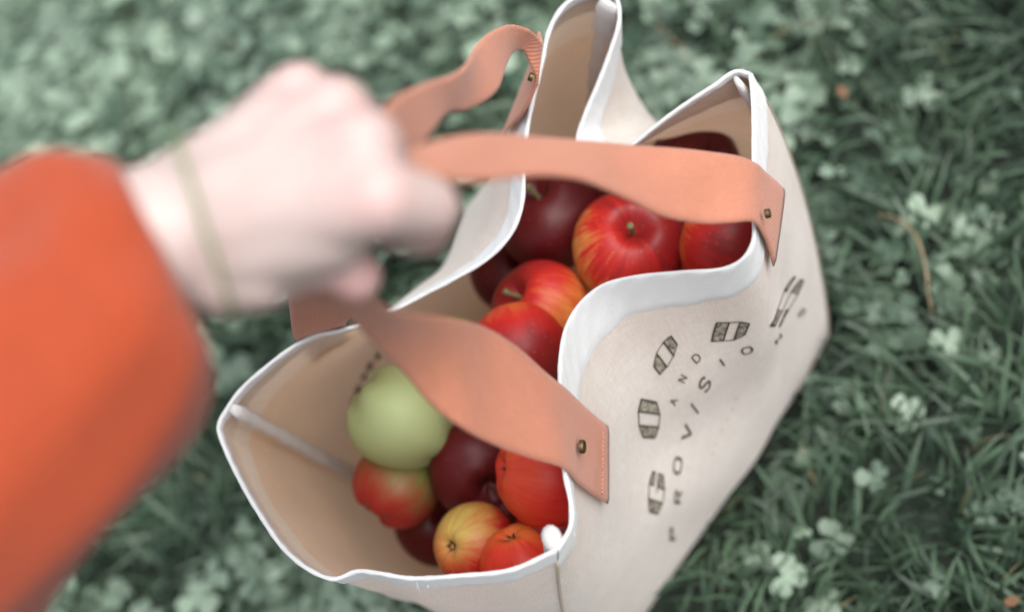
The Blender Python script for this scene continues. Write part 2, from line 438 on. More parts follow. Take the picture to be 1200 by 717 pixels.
# corner bindings: white tape folded over each inside seam, its end standing as a nub at the rim
def corner_path(nm, u, depth, inset, rise):
    S = SURF[nm]; i = 0 if u == 0 else S.shape[0] - 1
    col = S[i]; pts = []
    c = np.array([*bag_c, 0])
    for j in range(0, int(NV * depth)):
        p = col[j].copy(); q = (c - p); q[2] = 0; q /= np.linalg.norm(q)
        pts.append(p + q * inset)
    up = pts[0] - pts[2]; up /= np.linalg.norm(up)
    pts = [pts[0] + up * rise, pts[0] + up * rise * .6] + pts if rise > 0 else pts
    return np.array(pts)
def flat_tube(path, w, th, seg=12):
    """rounded flat tape standing edge-on to the seam"""
    p = np.asarray(path); n = len(p); V, F, U = [], [], []
    t = np.gradient(p, axis=0); t /= np.linalg.norm(t, axis=1)[:, None]
    c = np.array([*bag_c, 0]); L = np.r_[0, np.cumsum(np.linalg.norm(np.diff(p, axis=0), axis=1))]
    for i in range(n):
        q = c - p[i]; q[2] = 0; q -= t[i] * (q @ t[i]); q /= np.linalg.norm(q); b = np.cross(t[i], q)
        s = (1.0 + .10*math.sin(i*1.7 + p[0][0]*50) + .06*math.sin(i*.6)) if i > 1 else (.70, .92)[i]
        for k in range(seg):
            a = 2 * math.pi * k / seg
            V.append(p[i] + q * math.cos(a) * w / 2 * s + b * math.sin(a) * th / 2 * s); U.append((k * 2., L[i] * 1000))
    for i in range(n - 1):
        for k in range(seg): F.append((i*seg+k, i*seg+(k+1) % seg, (i+1)*seg+(k+1) % seg, (i+1)*seg+k))
    F.append(tuple(range(seg))[::-1]); F.append(tuple((n-1)*seg+k for k in range(seg)))
    return np.array(V), F, U
for (nm, u, w, th, inset, rise, depth) in (('front', 0, .0135, .0100, .0075, .0035, .9), ('gusset_right', 0, .0055, .013, .0085, -.001, .9), ('back', 0, .0060, .017, .0090, -.001, .9), ('gusset_left', 0, .0085, .0105, .0090, -.004, .9)):
    v_, f_, u_ = flat_tube(corner_path(nm, u, depth, inset, rise), w, th)
    mesh_obj('seam_binding', v_, f_, M['binding'], bag, u_)
# outer corner seams
for nm in ('front', 'gusset_right', 'back', 'gusset_left'):
    S = SURF[nm][0]; c = np.array([*bag_c, 0])
    pts = []
    for j in range(3, NV - 2, 2):
        q = S[j] - c; q[2] = 0; q /= np.linalg.norm(q); pts.append(S[j] + q * .0008)
    v_, f_ = tube(pts, .0009 if nm == 'front' else .0005, 6)
    mesh_obj('corner_seam', v_, f_, M['seam'], bag)
# loose threads at the corners of the rim
tm = MB()
for (nm, u0, cnt) in (('front', .985, 9), ('front', .90, 5), ('gusset_right', .03, 6), ('gusset_left', .72, 14), ('front', .45, 5), ('back', .62, 4), ('front', .05, 3), ('front', .95, 6)):
    for k in range(cnt):
        p = surf(nm, u0 + rng.normal(0, .02), rng.uniform(0, .05), .0012); d = rng.normal(0, 1, 3); d[2] = abs(d[2]) * .7; d[0] += .3; d /= np.linalg.norm(d)
        e = rng.normal(0, 1, 3); L = rng.uniform(.001, .0040)
        pts = [p + d * L * s_ + e * L * .35 * s_ * s_ for s_ in np.linspace(0, 1, 6)]
        v_, f_ = tube(pts, np.linspace(.00014, .00007, 6), 4); tm.add(v_, f_)
th_o = tm.obj('loose_thread', M['thread'], bag); props(th_o, kind='stuff')

# ------------------------------------------------------------------ printed lettering on the front panel
WP, HP = LEN['front'] * 1000, H_BAG * 1000
def put(name, quads, mat, off=.0005, sub=3, nm='front'):
    """quads: list of 4 (u,v) corners in panel fractions"""
    mb = MB()
    for q in quads:
        q = np.array(q, float); n = sub + 1
        V = [surf(nm, *((q[0]*(1-a) + q[1]*a)*(1-b) + (q[3]*(1-a) + q[2]*a)*b), off) for a in np.linspace(0, 1, n) for b in np.linspace(0, 1, n)]
        mb.add(V, grid_faces(n, n))
    return mb.obj(name, mat, bag)
def xf(quads, cu, cv, du, dv):
    """letter box coordinates (x right, y up, centre 0) -> panel fractions; du = (du,dv) per x unit, dv per y unit"""
    return [[(cu + x * du[0] + y * dv[0], cv + x * du[1] + y * dv[1]) for x, y in q] for q in quads]
def stroke(x0, y0, x1, y1, w):
    d = np.array([x1 - x0, y1 - y0]); L = np.linalg.norm(d); n = np.array([-d[1], d[0]]) / L * w / 2
    return [(x0 + n[0], y0 + n[1]), (x0 - n[0], y0 - n[1]), (x1 - n[0], y1 - n[1]), (x1 + n[0], y1 + n[1])]
def poly(pts, w): return [stroke(*pts[i], *pts[i + 1], w) for i in range(len(pts) - 1)]
# block capitals, box 1 x 1.25: (worn stems, thin outlines)
tw = .055
def big(ch):
    f, l = [], []
    if ch == 'O':
        f += [[(-.5, .40), (-.5, -.40), (-.19, -.62), (-.19, .62)], [(.19, .62), (.19, -.62), (.5, -.40), (.5, .40)]]
        l += poly([(-.5, .4), (-.5, -.4), (-.19, -.62), (.19, -.62), (.5, -.4), (.5, .4), (.19, .62), (-.19, .62), (-.5, .4)], tw) + poly([(-.19, .6), (-.19, -.6)], tw) + poly([(.19, .6), (.19, -.6)], tw)
    elif ch == 'D':
        f += [[(-.5, .62), (-.5, -.62), (-.15, -.62), (-.15, .62)], [(.19, .62), (.19, -.62), (.5, -.36), (.5, .36)]]
        l += poly([(-.5, .62), (-.5, -.62), (.19, -.62), (.5, -.36), (.5, .36), (.19, .62), (-.5, .62)], tw) + poly([(-.15, .6), (-.15, -.6)], tw) + poly([(.19, .6), (.19, -.6)], tw)
    elif ch == 'G':
        f += [[(-.5, .40), (-.5, -.40), (-.19, -.62), (-.19, .62)], [(.19, .62), (.19, .26), (.5, .20), (.5, .40)], [(.19, -.04), (.19, -.62), (.5, -.40), (.5, -.02)]]
        l += poly([(-.5, .4), (-.5, -.4), (-.19, -.62), (.19, -.62), (.5, -.4), (.5, -.02), (.04, -.04)], tw) + poly([(-.5, .4), (-.19, .62), (.19, .62), (.5, .4), (.5, .20), (.19, .26), (.19, .6)], tw) + poly([(-.19, .6), (-.19, -.6)], tw) + poly([(.19, -.04), (.19, -.6)], tw)
    elif ch == 'S':
        f += [[(-.5, .44), (-.5, .10), (-.19, -.04), (-.19, .62)], [(.19, .04), (.19, -.62), (.5, -.44), (.5, -.10)], [(.19, .62), (.19, .34), (.5, .30), (.5, .44)], [(-.5, -.30), (-.5, -.44), (-.19, -.62), (-.19, -.34)]]
        l += poly([(.19, .6), (.19, .34), (.5, .3), (.5, .44), (.19, .62), (-.19, .62), (-.5, .44), (-.5, .10), (.5, -.10), (.5, -.44), (.19, -.62), (-.19, -.62), (-.5, -.44), (-.5, -.3), (-.19, -.34), (-.19, -.6)], tw)
    return f, l
def small(ch, w=.17):
    S_ = {'P': [[(-.35, -.6), (-.35, .6), (.25, .55), (.38, .3), (.25, .02), (-.35, -.02)]],
          'R': [[(-.35, -.6), (-.35, .6), (.25, .55), (.38, .3), (.25, .02), (-.35, -.02)], [(.0, 0), (.4, -.6)]],
          'O': [[(-.28, .6), (-.45, .3), (-.45, -.3), (-.28, -.6), (.28, -.6), (.45, -.3), (.45, .3), (.28, .6), (-.28, .6)]],
          'V': [[(-.45, .6), (0, -.6), (.45, .6)]], 'I': [[(0, -.6), (0, .6)]],
          'S': [[(.4, .38), (.2, .6), (-.22, .6), (-.4, .38), (-.38, .14), (.38, -.14), (.4, -.38), (.2, -.6), (-.22, -.6), (-.4, -.38)]],
          'N': [[(-.4, -.6), (-.4, .6), (.4, -.6), (.4, .6)]], 'A': [[(-.45, -.6), (0, .6), (.45, -.6)], [(-.25, -.15), (.25, -.15)]],
          'D': [[(-.38, -.6), (-.38, .6), (.15, .6), (.4, .3), (.4, -.3), (.15, -.6), (-.38, -.6)]]}[ch]
    return [q for p in S_ for q in poly(p, w)]
LETTERS = [('big', 'G', 0.3295, 0.4792, (0.0578, -0.0529), (-0.0179, -0.0469)),
 ('big', 'O', 0.3974, 0.3189, (0.0307, -0.0832), (-0.0283, -0.0479)),
 ('big', 'O', 0.4794, 0.2028, (0.0531, -0.0523), (-0.0034, -0.0325)),
 ('big', 'D', 0.6079, 0.2005, (0.0595, 0.03), (0.0181, -0.0403)),
 ('big', 'S', 0.772, 0.3592, (0.1392, 0.1015), (-0.0406, -0.0907)),
 ('and', 'A', 0.4533, 0.3257, (0.0114, -0.0161), (-0.0096, -0.0173)),
 ('and', 'N', 0.486, 0.2762, (0.0128, -0.0149), (-0.0079, -0.0155)),
 ('and', 'D', 0.5264, 0.2386, (0.0186, -0.01), (-0.0035, -0.02)),
 ('small', 'P', 0.3193, 0.672, (0.0214, -0.0799), (-0.0141, -0.0399)),
 ('small', 'R', 0.3678, 0.5614, (0.0222, -0.0466), (-0.0121, -0.026)),
 ('small', 'O', 0.4033, 0.4925, (0.0277, -0.0334), (-0.011, -0.0211)),
 ('small', 'V', 0.454, 0.438, (0.026, -0.041), (-0.0116, -0.0237)),
 ('small', 'I', 0.4854, 0.3789, (0.0197, -0.0272), (-0.0076, -0.0468)),
 ('small', 'S', 0.5204, 0.3203, (0.0264, -0.0298), (-0.0096, -0.0361)),
 ('small', 'I', 0.5705, 0.2846, (0.0258, -0.005), (-0.0057, -0.0301)),
 ('small', 'O', 0.6273, 0.2884, (0.0277, 0.0107), (-0.0024, -0.0268)),
 ('small', 'N', 0.7089, 0.3803, (0.0366, 0.035), (-0.01, -0.034)),
 ('small', 'S', 0.8301, 0.519, (0.0362, 0.0246), (-0.0185, -0.0428)),
 ('faded', 'I', 0.4786, 0.5433, (0.0151, -0.0105), (-0.0057, -0.0178)),
 ('faded', 'I', 0.495, 0.5279, (0.0161, -0.009), (-0.0063, -0.0186)),
 ('faded', 'I', 0.525, 0.51, (0.0156, -0.0102), (-0.0069, -0.02)),
 ('faded', 'I', 0.5472, 0.4956, (0.015, -0.0123), (-0.0074, -0.0208)),
 ('faded', 'I', 0.568, 0.4794, (0.0138, -0.0155), (-0.0076, -0.0212)),
 ('faded', 'I', 0.585, 0.4538, (0.0124, -0.0193), (-0.0077, -0.0208))]
for kd, ch, u, v, ax, ay in LETTERS:
    if kd == 'big':
        f, l = big(ch)
        ol = put('printed_letter', xf(l, u, v, ax, ay), M['ink'], .0007, 3)
        fl = put('worn_fill', xf(f, u, v, ax, ay), M['ink_worn'], .0005, 6)
        fl.parent = ol
    elif kd in ('small', 'and'):
        put('printed_letter', xf(small(ch, .19 if kd == 'small' else .17), u, v, tuple(q*.80 for q in ax), tuple(q*.80 for q in ay)), M['ink'], .0006, 3)
    else:
        put('faded_mark', xf([stroke(0, -.35, 0, .35, .35)], u, v, ax, ay), M['ink_faded'], .0006, 3)
# print on the inside of the back panel, near the near end
for k, (uu, vv) in enumerate(((.722, .468), (.752, .466), (.782, .476), (.815, .488), (.842, .50))):
    put('inside_print', [[(uu - .012, vv - .02), (uu - .010, vv + .018), (uu + .012, vv + .022), (uu + .010, vv - .018)]] if k % 2 else
        [[(uu - .014, vv - .012), (uu - .006, vv + .02), (uu + .012, vv + .012), (uu + .004, vv - .02)]], M['ink_worn'], -.0008, 3, 'back')

# ------------------------------------------------------------------ handles: terracotta webbing, 46 mm wide
def ribbon(name, stations, width=.046, th=.0024, nseg=90, parent=None):
    """stations: (edge1 px, edge2 px, mean height, tilt sign or fixed height difference); both edges are spread in height until the webbing has its real width"""
    E1, E2 = [], []
    for st_ in stations:
        if len(st_) == 2:
            E1.append(st_[0]); E2.append(st_[1]); continue
        p1, p2, h, sgn = st_
        if isinstance(sgn, float): d = sgn
        else:
            lo, hi = 0.0, .08
            for _ in range(30):
                d = (lo + hi) / 2
                if np.linalg.norm(P(*p1, h + sgn * d / 2) - P(*p2, h - sgn * d / 2)) < width: lo = d
                else: hi = d
            d = sgn * d
        E1.append(P(*p1, h + d / 2)); E2.append(P(*p2, h - d / 2))
    a = catmull(E1, nseg); b = catmull(E2, nseg)
    # keep both edges in step along the strap
    mid = (a + b) / 2; W = b - a
    nw = 15; V, U = [], []
    T = np.gradient(mid, axis=0); T /= np.linalg.norm(T, axis=1)[:, None]
    L = np.r_[0, np.cumsum(np.linalg.norm(np.diff(mid, axis=0), axis=1))]
    prof = [(x, +1) for x in np.linspace(-.5, .5, nw)] + [(x, -1) for x in np.linspace(.5, -.5, nw)]
    for i in range(nseg):
        nn = np.cross(T[i], W[i]); nn /= np.linalg.norm(nn); wl = np.linalg.norm(W[i])
        for x, s in prof:
            edge = 1 - max(0, abs(x) - .46) / .04 * .6
            wob = .0006 * math.sin(L[i] * 55 + x * 2)
            V.append(mid[i] + W[i] * x + nn * (s * th / 2 * edge + wob)); U.append((x * wl * 1000, L[i] * 1000))
    n = len(prof); F = []
    for i in range(nseg - 1):
        for k in range(n): F.append((i*n+k, i*n+(k+1) % n, (i+1)*n+(k+1) % n, (i+1)*n+k))
    F.append(tuple(range(n))[::-1]); F.append(tuple((nseg-1)*n+k for k in range(n)))
    return mesh_obj(name, V, F, M['strap'], parent, U)
def on_panel(nm, px, py, off=.004, vmax=.45):
    """the point of a panel's outside seen in that direction"""
    S = SURF[nm]; nu, nv = S.shape[:2]; nv = int(nv * vmax)
    pr = np.array([[proj(S[i, j]) for j in range(nv)] for i in range(nu)])
    d = np.linalg.norm(pr - np.array([px, py]), axis=2); i, j = np.unravel_index(d.argmin(), d.shape); u, v = i/(nu-1), j/(S.shape[1]-1)
    for _ in range(12):
        h = .004; f = lambda a, b: np.array(proj(surf(nm, a, b, off)))
        J = np.c_[(f(u+h, v) - f(u-h, v))/(2*h), (f(u, v+h) - f(u, v-h))/(2*h)]
        try: st = np.linalg.solve(J, np.array([px, py]) - f(u, v))
        except Exception: break
        u = np.clip(u + np.clip(.5*st[0], -.03, .03), .01, .99); v = np.clip(v + np.clip(.5*st[1], -.03, .03), .0, vmax)
    return surf(nm, u, v, off)
def rim_u(nm, px, py):
    d = [np.hypot(*(np.array(proj(q)) - (px, py))) for q in RIMC[nm]]; return int(np.argmin(d)) / (NU[nm] - 1)
def over_rim(nm, u, rise, off):
    S = SURF[nm]; i = int(round(u*(NU[nm]-1))); t_ = S[i, 0] - S[i, 3]; t_ /= np.linalg.norm(t_)
    return S[i, 0] + t_*rise + NRM[nm][i, 2]*off
front_st = [
 (on_panel('front', 713, 499), on_panel('front', 711, 590)), (on_panel('front', 699, 489), on_panel('front', 696, 581)), (on_panel('front', 682, 475), on_panel('front', 678, 566)), ((660, 452), (656, 547), .371, .002),
 ((640, 436), (622, 537), .395, 1), ((602, 404), (580, 521), .425, 1), ((562, 381), (540, 500), .455, 1), ((524, 372), (503, 473), .485, 1), ((490, 368), (476, 440), .510, 1),
 ((462, 362), (444, 408), .540, 1), ((436, 348), (412, 378), .575, 1), ((414, 318), (380, 348), .608, 1), ((410, 280), (368, 300), .628, -0.012),
 ((420, 235), (395, 250), .634, -0.012), ((448, 200), (440, 226), .632, -0.014), ((490, 173), (488, 207), .622, -1), ((530, 162), (532, 212), .603, -1), ((580, 157), (580, 210), .575, -1), ((632, 160), (632, 207), .540, -1),
 ((684, 166), (684, 212), .505, -1), ((736, 170), (732, 231), .468, -1), ((788, 173), (776, 254), .435, -1), ((836, 179), (828, 262), .405, -1), ((866, 184), (864, 260), .388, -0.006), ((884, 191), (884, 260), .373, -0.003), (on_panel('front', 897, 201), on_panel('front', 893, 274)), (on_panel('front', 908, 211), on_panel('front', 900, 293)), (on_panel('front', 918, 222), on_panel('front', 906, 312))]
h1 = ribbon('handle', front_st, parent=bag)
UL1, UL0 = rim_u('back', 347, 404), rim_u('back', 410, 384)
UR1, UR0 = rim_u('back', 639, 50), rim_u('back', 620, 142)
back_st = [
 (surf('back', UL1, .16, .004), surf('back', UL0, .16, .004)), (surf('back', UL1, .08, .004), surf('back', UL0, .08, .004)), (over_rim('back', UL1, .004, .004), over_rim('back', UL0, .004, .004)), ((342, 384), (410, 372), .392, 0.0), ((339, 360), (414, 356), .435, 0.0), ((337, 338), (414, 340), .490, 0.0),
 ((344, 318), (404, 322), .560, 0.0), ((360, 290), (404, 300), .610, 0.0), ((378, 250), (408, 268), .622, 0.01), ((400, 200), (440, 230), .624, 0.01), ((428, 158), (478, 192), .612, 1), ((458, 118), (504, 158), .590, 1),
 ((496, 99), (522, 133), .560, 1), ((528, 88), (550, 129), .528, 1), ((547, 73), (580, 109), .500, 1), ((560, 52), (592, 78), .475, 1), ((578, 36), (602, 62), .452, 1), ((600, 29), (612, 58), .435, 0.03), ((622, 36), (621, 74), .420, 0.02), ((635, 50), (629, 94), .405, 0.010),
 (over_rim('back', UR1, .012, .007), over_rim('back', UR0, .012, .007)), (over_rim('back', UR1, -.004, .006), over_rim('back', UR0, -.004, .006)), (surf('back', UR1, .07, .005), surf('back', UR0, .07, .005)), (surf('back', UR1, .115, .004), surf('back', UR0, .115, .004))]
h2 = ribbon('handle', back_st, parent=bag)
# a rivet at each strap end
def rivet(px, py, h, nrm, parent, r=.0042):
    c = P(px, py, h); n = np.array(nrm, float); n /= np.linalg.norm(n)
    a = np.cross(n, [0, 0, 1.]); a /= np.linalg.norm(a); b = np.cross(n, a)
    def lathe(prof, seg=28):
        V = []; F = []
        for r_, z in prof:
            for k in range(seg):
                w = 2*math.pi*k/seg; V.append(c + n*z + (a*math.cos(w) + b*math.sin(w))*r_)
        for i in range(len(prof)-1):
            for k in range(seg): F.append((i*seg+k, i*seg+(k+1) % seg, (i+1)*seg+(k+1) % seg, (i+1)*seg+k))
        F.append(tuple((len(prof)-1)*seg + k for k in range(seg))); return V, F
    V, F = lathe([(r, -.002), (r, .0002), (r*.93, .0006), (r*.8, .0008), (r*.66, .0006), (r*.58, .0001)])
    o = mesh_obj('rivet', V, F, M['brass'], parent)
    V, F = lathe([(r*.60, .00025), (r*.40, .0001), (r*.2, .0), (r*.02, .0)])
    mesh_obj('rivet_cap', V, F, M['rivet_hole'], parent)
def ribbon_at(o, px, py):
    """nearest point of a webbing surface along that direction: position and normal"""
    d = ROT @ ray(px, py); d = d / np.linalg.norm(d); best = None
    off = parent_world(o)
    for pl in o.data.polygons:
        c = np.array(pl.center) + off; t = (c - CAMPOS) @ d
        dist = np.linalg.norm(CAMPOS + d*t - c)
        if dist < .006 and (best is None or t < best[0] - .004 or (abs(t - best[0]) < .004 and dist < best[3])): best = (t, c, np.array(pl.normal), dist)
    t, c, n, _ = best
    if n @ d > 0: n = -n
    return CAMPOS + d * t, n
for o, px, py in ((h1, 684, 523), (h1, 901, 250), (h2, 621, 90)):
    c, n = ribbon_at(o, px, py)
    h = c[2]
    if o is h2: n = NRM['back'][int(rim_u('back', px + 6, py) * (NU['back'] - 1)), 4]
    rivet(px, py, h + .0002, n, o, .0040 if px == 684 else .0027)
# stitch rows along the strap ends
def stitch_row(o, pts, parent):
    mb = MB()
    for p1, p2 in pts:
        for k in range(int(np.hypot(p2[0]-p1[0], p2[1]-p1[1]) / 5)):
            f = (k + .2) * 5 / np.hypot(p2[0]-p1[0], p2[1]-p1[1]); g = f + 2.6 / np.hypot(p2[0]-p1[0], p2[1]-p1[1])
            a = np.array(p1)*(1-f) + np.array(p2)*f; b = np.array(p1)*(1-g) + np.array(p2)*g
            ca, na = ribbon_at(o, *a); cb, nb = ribbon_at(o, *b)
            v_, f_ = tube([ca + na*.0002, (ca+cb)/2 + na*.0006, cb + nb*.0002], .00045, 6); mb.add(v_, f_)
    q = mb.obj('stitching', M['strap'], parent); props(q, kind='stuff')
stitch_row(h1, [((706, 505), (705, 580))], h1)

# ------------------------------------------------------------------ apples
def apple_mat(name, under, red, dark, blush, cover, streak=.5, gloss=.45):
    """blush: direction of the red side in the apple's own frame; cover: 0 none .. 1 red all over"""
    mt, t, bs, out = new_mat(name)
    tc = N(t, "ShaderNodeTexCoord"); V = tc.outputs['Object']
    nr = N(t, "ShaderNodeVectorMath", operation='NORMALIZE'); t.links.new(V, nr.inputs[0])
    dt = N(t, "ShaderNodeVectorMath", operation='DOT_PRODUCT'); t.links.new(nr.outputs[0], dt.inputs[0])
    b = np.array(blush, float); b /= np.linalg.norm(b); dt.inputs[1].default_value = tuple(b)
    sx = N(t, "ShaderNodeSeparateXYZ"); t.links.new(nr.outputs[0], sx.inputs[0])
    ang = math_n(t, 'ARCTAN2', sx.outputs[1], sx.outputs[0])
    cb = N(t, "ShaderNodeCombineXYZ"); t.links.new(math_n(t, 'COSINE', ang), cb.inputs[0]); t.links.new(math_n(t, 'SINE', ang), cb.inputs[1]); t.links.new(math_n(t, 'MULTIPLY', sx.outputs[2], .18), cb.inputs[2])
    ns = N(t, "ShaderNodeTexNoise", Scale=7.0, Detail=6.0, Roughness=.7); t.links.new(cb.outputs[0], ns.inputs['Vector'])
    nb = N(t, "ShaderNodeTexNoise", Scale=38.0, Detail=3.0); t.links.new(V, nb.inputs['Vector'])
    f = math_n(t, 'ADD', math_n(t, 'MULTIPLY', dt.outputs['Value'], .45), cover)
    f = math_n(t, 'ADD', f, math_n(t, 'MULTIPLY', math_n(t, 'SUBTRACT', ns.outputs[0], .5), 1.6 * streak))
    f = math_n(t, 'ADD', f, math_n(t, 'MULTIPLY', math_n(t, 'SUBTRACT', nb.outputs[0], .5), .5))
    orange = tuple((u * .45 + r * .55) for u, r in zip(under, red))
    c = ramp(t, f, [(.12, under), (.38, orange), (.62, red), (1.0, dark)])
    # lenticels
    vo = N(t, "ShaderNodeTexVoronoi", Scale=210.0); t.links.new(V, vo.inputs['Vector'])
    sp = math_n(t, 'LESS_THAN', vo.outputs['Distance'], .14)
    c = mixc(t, math_n(t, 'MULTIPLY', sp, .14), c, tuple(min(1, u * 1.1) for u in under))
    t.links.new(c, bs.inputs['Base Color'])
    bs.inputs['Roughness'].default_value = gloss; bs.inputs['Specular IOR Level'].default_value = .28
    bs.inputs['Subsurface Weight'].default_value = 0.05; bs.inputs['Subsurface Radius'].default_value = (.004, .002, .001)
    return mt
M['stem'] = simple('apple_stem', (0.16, 0.15, 0.06), .8)
M['calyx'] = simple('apple_calyx', (0.06, 0.05, 0.03), .95)
def apple(label, c, r, axis, mat, tall=.92, seed=0, lob=.03, stem=True):
    R_ = np.random.default_rng(seed)
    z = np.array(axis, float); z /= np.linalg.norm(z)
    x = np.cross(z, [.3, .8, .5]); x /= np.linalg.norm(x); y = np.cross(z, x)
    Mx = Matrix([[x[0], y[0], z[0]], [x[1], y[1], z[1]], [x[2], y[2], z[2]]])
    root = empty('apple', tuple(c)); root.rotation_euler = Mx.to_euler()
    props(root, label, 'apple', 'apples in the canvas bag')
    nt_, np_ = 40, 56; V, F = [], []
    ph = R_.uniform(0, 6.28, 4)
    for i in range(nt_ + 1):
        th = math.pi * i / nt_
        for k in range(np_):
            a = 2*math.pi*k/np_
            rr = r * (1 + lob*.5*math.cos(5*a + ph[0])*abs(math.cos(th))**2 + lob*math.cos(2*a + ph[1])*.6*math.sin(th) + lob*.6*math.cos(3*a+ph[2])*math.sin(th)**2)
            s = math.sin(th); cz = math.cos(th)
            rad = rr * s * (1 + .08*cz)
            zz = rr * tall * cz
            if cz > 0: zz -= r * .36 * math.exp(-(s / .26)**2)
            else: zz += r * .24 * math.exp(-(s / .24)**2)
            V.append((rad*math.cos(a), rad*math.sin(a), zz))
    for i in range(nt_):
        for k in range(np_): F.append((i*np_+k, (i+1)*np_+k, (i+1)*np_+(k+1) % np_, i*np_+(k+1) % np_))
    def child(name, V, F, m_):
        me = bpy.data.meshes.new(name); me.from_pydata([tuple(v) for v in V], [], F); me.update()
        me.polygons.foreach_set("use_smooth", [True]*len(me.polygons)); me.materials.append(m_)
        o = bpy.data.objects.new(name, me); COL.objects.link(o); o.parent = root; return o
    body = child('flesh', V, F, mat)
    z0 = r*tall - r*.36
    if stem:
        bx = R_.normal(0, .12)
        pts = [np.array([bx*r*q*q, .1*r*q, z0 - .03*r + q*r*.42]) for q in np.linspace(0, 1, 7)]
        v_, f_ = tube(pts, np.array([.055, .045, .04, .04, .042, .05, .06])*r, 8); child('stem', v_, f_, M['stem'])
    zc = -(r*tall - r*.24)
    mbv, mbf = [], []
    for k in range(5):
        a = 2*math.pi*k/5; ca, sa = math.cos(a), math.sin(a); b = len(mbv)
        mbv += [(.06*r*ca - .07*r*sa, .06*r*sa + .07*r*ca, zc - .01*r), (.06*r*ca + .07*r*sa, .06*r*sa - .07*r*ca, zc - .01*r), (.17*r*ca, .17*r*sa, zc - .10*r), (.05*r*ca, .05*r*sa, zc - .05*r)]
        mbf += [(b, b+1, b+2), (b, b+2, b+3), (b+1, b+2, b+3)]
    child('calyx', mbv, mbf, M['calyx'])
    return root
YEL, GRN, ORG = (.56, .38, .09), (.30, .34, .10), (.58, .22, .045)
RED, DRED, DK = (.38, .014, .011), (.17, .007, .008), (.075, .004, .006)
up = lambda *a: np.array(a)
def cam_ax(px, py, towards):
    """axis leaning from straight up in camera-facing terms: x right, y down, z towards the camera"""
    return ROT @ (np.array([towards[0], towards[1], -towards[2]]))
AP = [
 # label, px, py, h, radius, axis (right, down, towards camera), material args
 ('red and yellow apple with its stem facing up, largest near the front strap', 737, 292, .262, .0395, (.03, -.42, .9), (YEL, RED, DRED, (-.5, -.6, .45), .72, .7), True),
 ('dark crimson apple beside the inner back wall, left of the stem-up apple', 646, 258, .245, .0400, (-.3, -.5, .5), (ORG, DRED, DK, (0, 0, 1), .95, .2), True),
 ('orange-red apple in the far right end under the strap', 856, 290, .258, .0370, (.5, .3, .3), (ORG, RED, DRED, (0, 0, 1), .78, .5), True),
 ('orange-red mottled apple in the middle, above the plain red one', 634, 364, .262, .0350, (-.6, -.4, .5), (ORG, RED, DRED, (.5, .2, .3), .72, .6), True),
 ('bright red apple in the middle, half under the front strap', 606, 412, .285, .0350, (.2, .7, .3), (ORG, RED, DRED, (0, 0, 1), .85, .35), True),
 ('pale green apple with no red, largest of the left end', 472, 488, .250, .0385, (-.75, -.55, .12), ((.31, .36, .17), (.50, .53, .38), (.38, .38, .19), (1, 0, 0), .2, .1), False),
 ('small green apple with a red cheek, below the pale green one', 468, 568, .216, .0305, (-.5, .6, .2), ((.14, .15, .045), (.26, .018, .014), (.30, .018, .014), (-.1, .3, .9), .44, .4), False),
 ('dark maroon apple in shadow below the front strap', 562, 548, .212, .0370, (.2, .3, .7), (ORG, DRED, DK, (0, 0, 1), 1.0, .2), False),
 ('smooth scarlet apple against the front wall, below the strap', 640, 553, .260, .0365, (.8, .1, -.2), ((.50, .06, .018), (.44, .014, .012), (.22, .007, .009), (-.5, 0, 1), .72, .55), True),
 ('yellow apple streaked red, its dark blossom end showing', 555, 638, .238, .0285, (.65, .1, -.75), ((.46, .36, .09), RED, DRED, (.5, .3, .75), .64, .4), False),
 ('orange-red apple next to the yellow streaked one, at the near rim', 612, 660, .246, .0280, (.3, .7, -.3), (ORG, (.50, .03, .012), RED, (.4, 0, .6), .78, .5), False),
 ('dark red apple behind the corner nub of the front wall', 655, 622, .232, .0300, (.5, .4, .4), (ORG, RED, DRED, (0, 0, 1), .9, .3), True),
 ('green-shouldered apple mostly hidden behind the back rim', 522, 424, .240, .0330, (-.3, -.3, .7), (GRN, RED, DRED, (1, .4, -.3), .18, .5), False),
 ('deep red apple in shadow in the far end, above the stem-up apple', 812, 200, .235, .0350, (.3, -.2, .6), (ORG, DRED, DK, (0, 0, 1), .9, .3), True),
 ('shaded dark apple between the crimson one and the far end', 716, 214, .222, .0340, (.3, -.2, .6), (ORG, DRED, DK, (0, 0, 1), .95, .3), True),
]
AP += [  # low apples added to darken the gaps; shade put into their dark reds
 ('dark apple added low to darken the gap between the yellow streaked and the red-cheeked apple', 512, 610, .150, .034, (.3, -.2, .6), (DRED, DRED, DK, (0, 0, 1), .9, .3), True),
 ('dark apple added low to darken the gap beside the inner back wall and the mottled apple', 600, 318, .200, .034, (.3, -.2, .6), (ORG, DRED, DK, (0, 0, 1), .95, .3), True),
 ('dark apple added low to darken the gap between the maroon one and the scarlet one', 600, 600, .180, .034, (.3, .2, .6), (ORG, DRED, DK, (0, 0, 1), .95, .3), True),
 ('dark apple added low to darken the gap between the stem-up apple and the far end one', 790, 262, .190, .034, (.3, .2, .6), (ORG, DRED, DK, (0, 0, 1), .95, .3), True),
 ('dark apple added low to darken the gap between the green-shouldered and the bright red one', 540, 470, .190, .034, (.3, .2, .6), (ORG, DRED, DK, (0, 0, 1), .95, .3), True),
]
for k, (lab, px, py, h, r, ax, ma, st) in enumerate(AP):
    apple(lab, P(px, py, h), r, cam_ax(px, py, ax), apple_mat('apple_skin', *ma), seed=20 + k, stem=st, lob=.085 if 'pale green' in lab else .03, tall=1.0 if 'pale green' in lab else .92)

